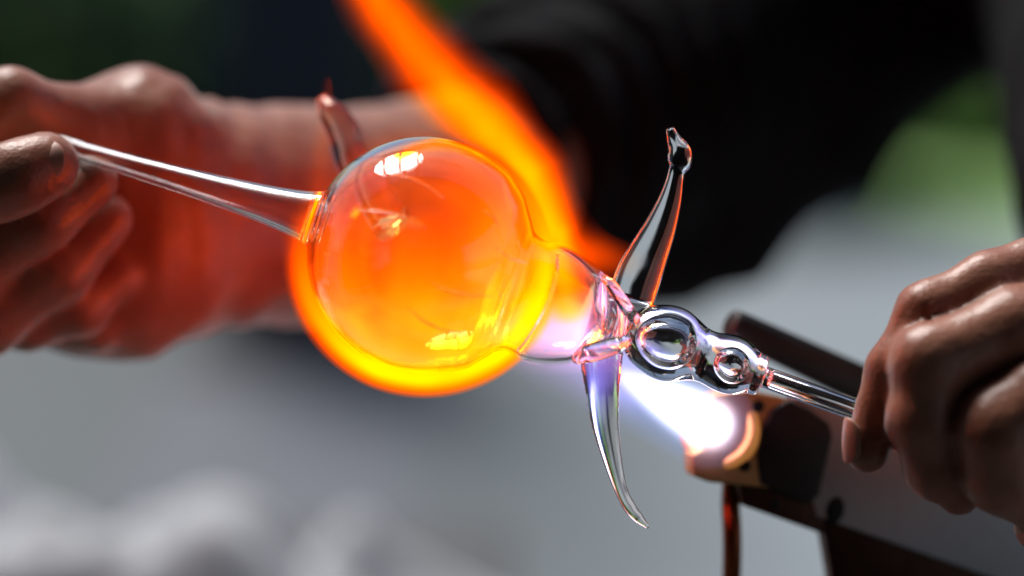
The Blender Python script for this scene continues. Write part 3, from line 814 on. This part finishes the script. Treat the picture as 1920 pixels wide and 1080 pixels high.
def onp(px, py, n=0):
    """the (u, v) of the torch's face seen at a pixel of the photograph"""
    eye = np.array([0, -D0, 0.]); q = P(px, py, 0) - eye; o0 = To + E3 * n * MPP
    k = ((o0 - eye) @ E3) / (q @ E3); h = eye + q * k - To
    return h @ E1 / MPP, h @ E2 / MPP
def tp(name, pts, n0, n1, mat, bev=3): return tprism(name, [onp(a, b, n1) for a, b in pts], n0, n1, mat, bev)
brass = tp('brass_head', [(1335, 742), (1400, 732), (1480, 748), (1452, 917), (1388, 910), (1330, 905), (1300, 893), (1296, 852), (1318, 842)], -52, 4, M_brass, 6)
for a_, b_ in ((1422, 762), (1397, 873)):
    tdisc('screw', *onp(a_, b_, 5), 2, 6.5, 12, M_hole, torch)
# nozzle rim, a turned ring facing up the jet
jd = (P(1180, 706, .022) - P(1352, 800, .036)); jd /= np.linalg.norm(jd)
nd = -(-E3 * .75 - jd * .65); nd /= np.linalg.norm(nd)
Nz = P(1350, 806, .043)
ringp = [(-.004, .0066), (-.004, .0108), (.0004, .0112), (.0014, .0104), (.0016, .0092), (.0010, .0080), (-.0004, .0070), (-.002, .0066)]
V, F = lathe(ringp, Nz, Nz + nd, 48); mesh_obj('nozzle_ring', V, orient(V, F, V.mean(0)), M_ring, torch)
V, F = lathe([(-.010, .0001), (-.010, .0066), (-.002, .0066), (-.002, .0001)], Nz, Nz + nd, 32, closed=False); mesh_obj('nozzle_core', V, orient(V, F, V.mean(0)), M_soot, torch)
arc = [(54 + 6 + 34 - 34 * math.cos(k * math.pi / 2 / 8 * 1) - 0, 0) for k in range(1)]
tp('cover_plate', [(1480, 750), (1520, 768), (1556, 795), (1562, 820), (1536, 932), (1514, 946), (1428, 908), (1420, 850), (1428, 805), (1448, 768)], -40, 11, M_dark, 5)
tp('bar', [(1490, 742), (1600, 782), (2020, 915), (2020, 1140), (1600, 992), (1532, 968), (1500, 860)], -60, -4, M_steel, 4)
tdisc('bolt', *onp(1567, 957, -1), -8, -1.5, 19, M_hole, torch, 27)
tp('lower_rail', [(1380, 884), (1540, 938), (1548, 1003), (1394, 948)], -50, -8, M_soot, 3)
tdisc('bolt', *onp(1453, 946, -6), -12, -6, 10, M_hole)
tp('under_block', [(1540, 962), (2010, 1118), (2010, 1340), (1580, 1340), (1560, 1080)], -66, -16, M_soot, 5)
# dark barrel above, lying behind the stem
A_, B_ = P(1368, 606, .050), P(1760, 790, .075)
V, F = lathe([(0, .0001), (0, .0036), (.0008, .0043), (.004, .0045), (np.linalg.norm(B_ - A_), .0064), (np.linalg.norm(B_ - A_) + .001, .0001)], A_, B_, 32, closed=False)
mesh_obj('barrel', V, orient(V, F, V.mean(0)), M_dark, torch)
# copper pipe down to the bench
low = MLI @ Vector((Wd(P(1372, 1080, .05)).x, .80, .905))
cp = smooth_pts([tuple(P(1376, 880, .050)), tuple(P(1370, 940, .050)), tuple(P(1372, 1080, .052)), tuple((P(1372, 1080, .052) + np.array(low)) / 2 + [0, .01, 0]), tuple(low)], 8)
V, F = sweep(cp, np.full(len(cp), 19 * MPP), np.full(len(cp), 19 * MPP), 20, up=(0, 1, .2)); mesh_obj('copper_pipe', V, orient(V, F, V.mean(0)), M_copper, torch)
# stand: a bent bracket from the bar to the bench top
bw = Wd(P(1700, 1250, .05)); 
V, F = box(np.array((bw.x, bw.y, (bw.z + .905) / 2)), X, Y, Z, .012, .012, (bw.z - .905) / 2 - .001, .002)
mesh_obj('stand', (np.array(MLI)[:3, :3] @ V.T).T + np.array(MLI)[:3, 3], F, M_dark, torch)
V, F = box(np.array((bw.x, bw.y, .905)), X, Y, Z, .06, .05, .0045, .002)
mesh_obj('stand_foot', (np.array(MLI)[:3, :3] @ V.T).T + np.array(MLI)[:3, 3], F, M_dark, torch)
for o in bpy.data.objects:
    if '_o' in o.keys(): del o['_o']
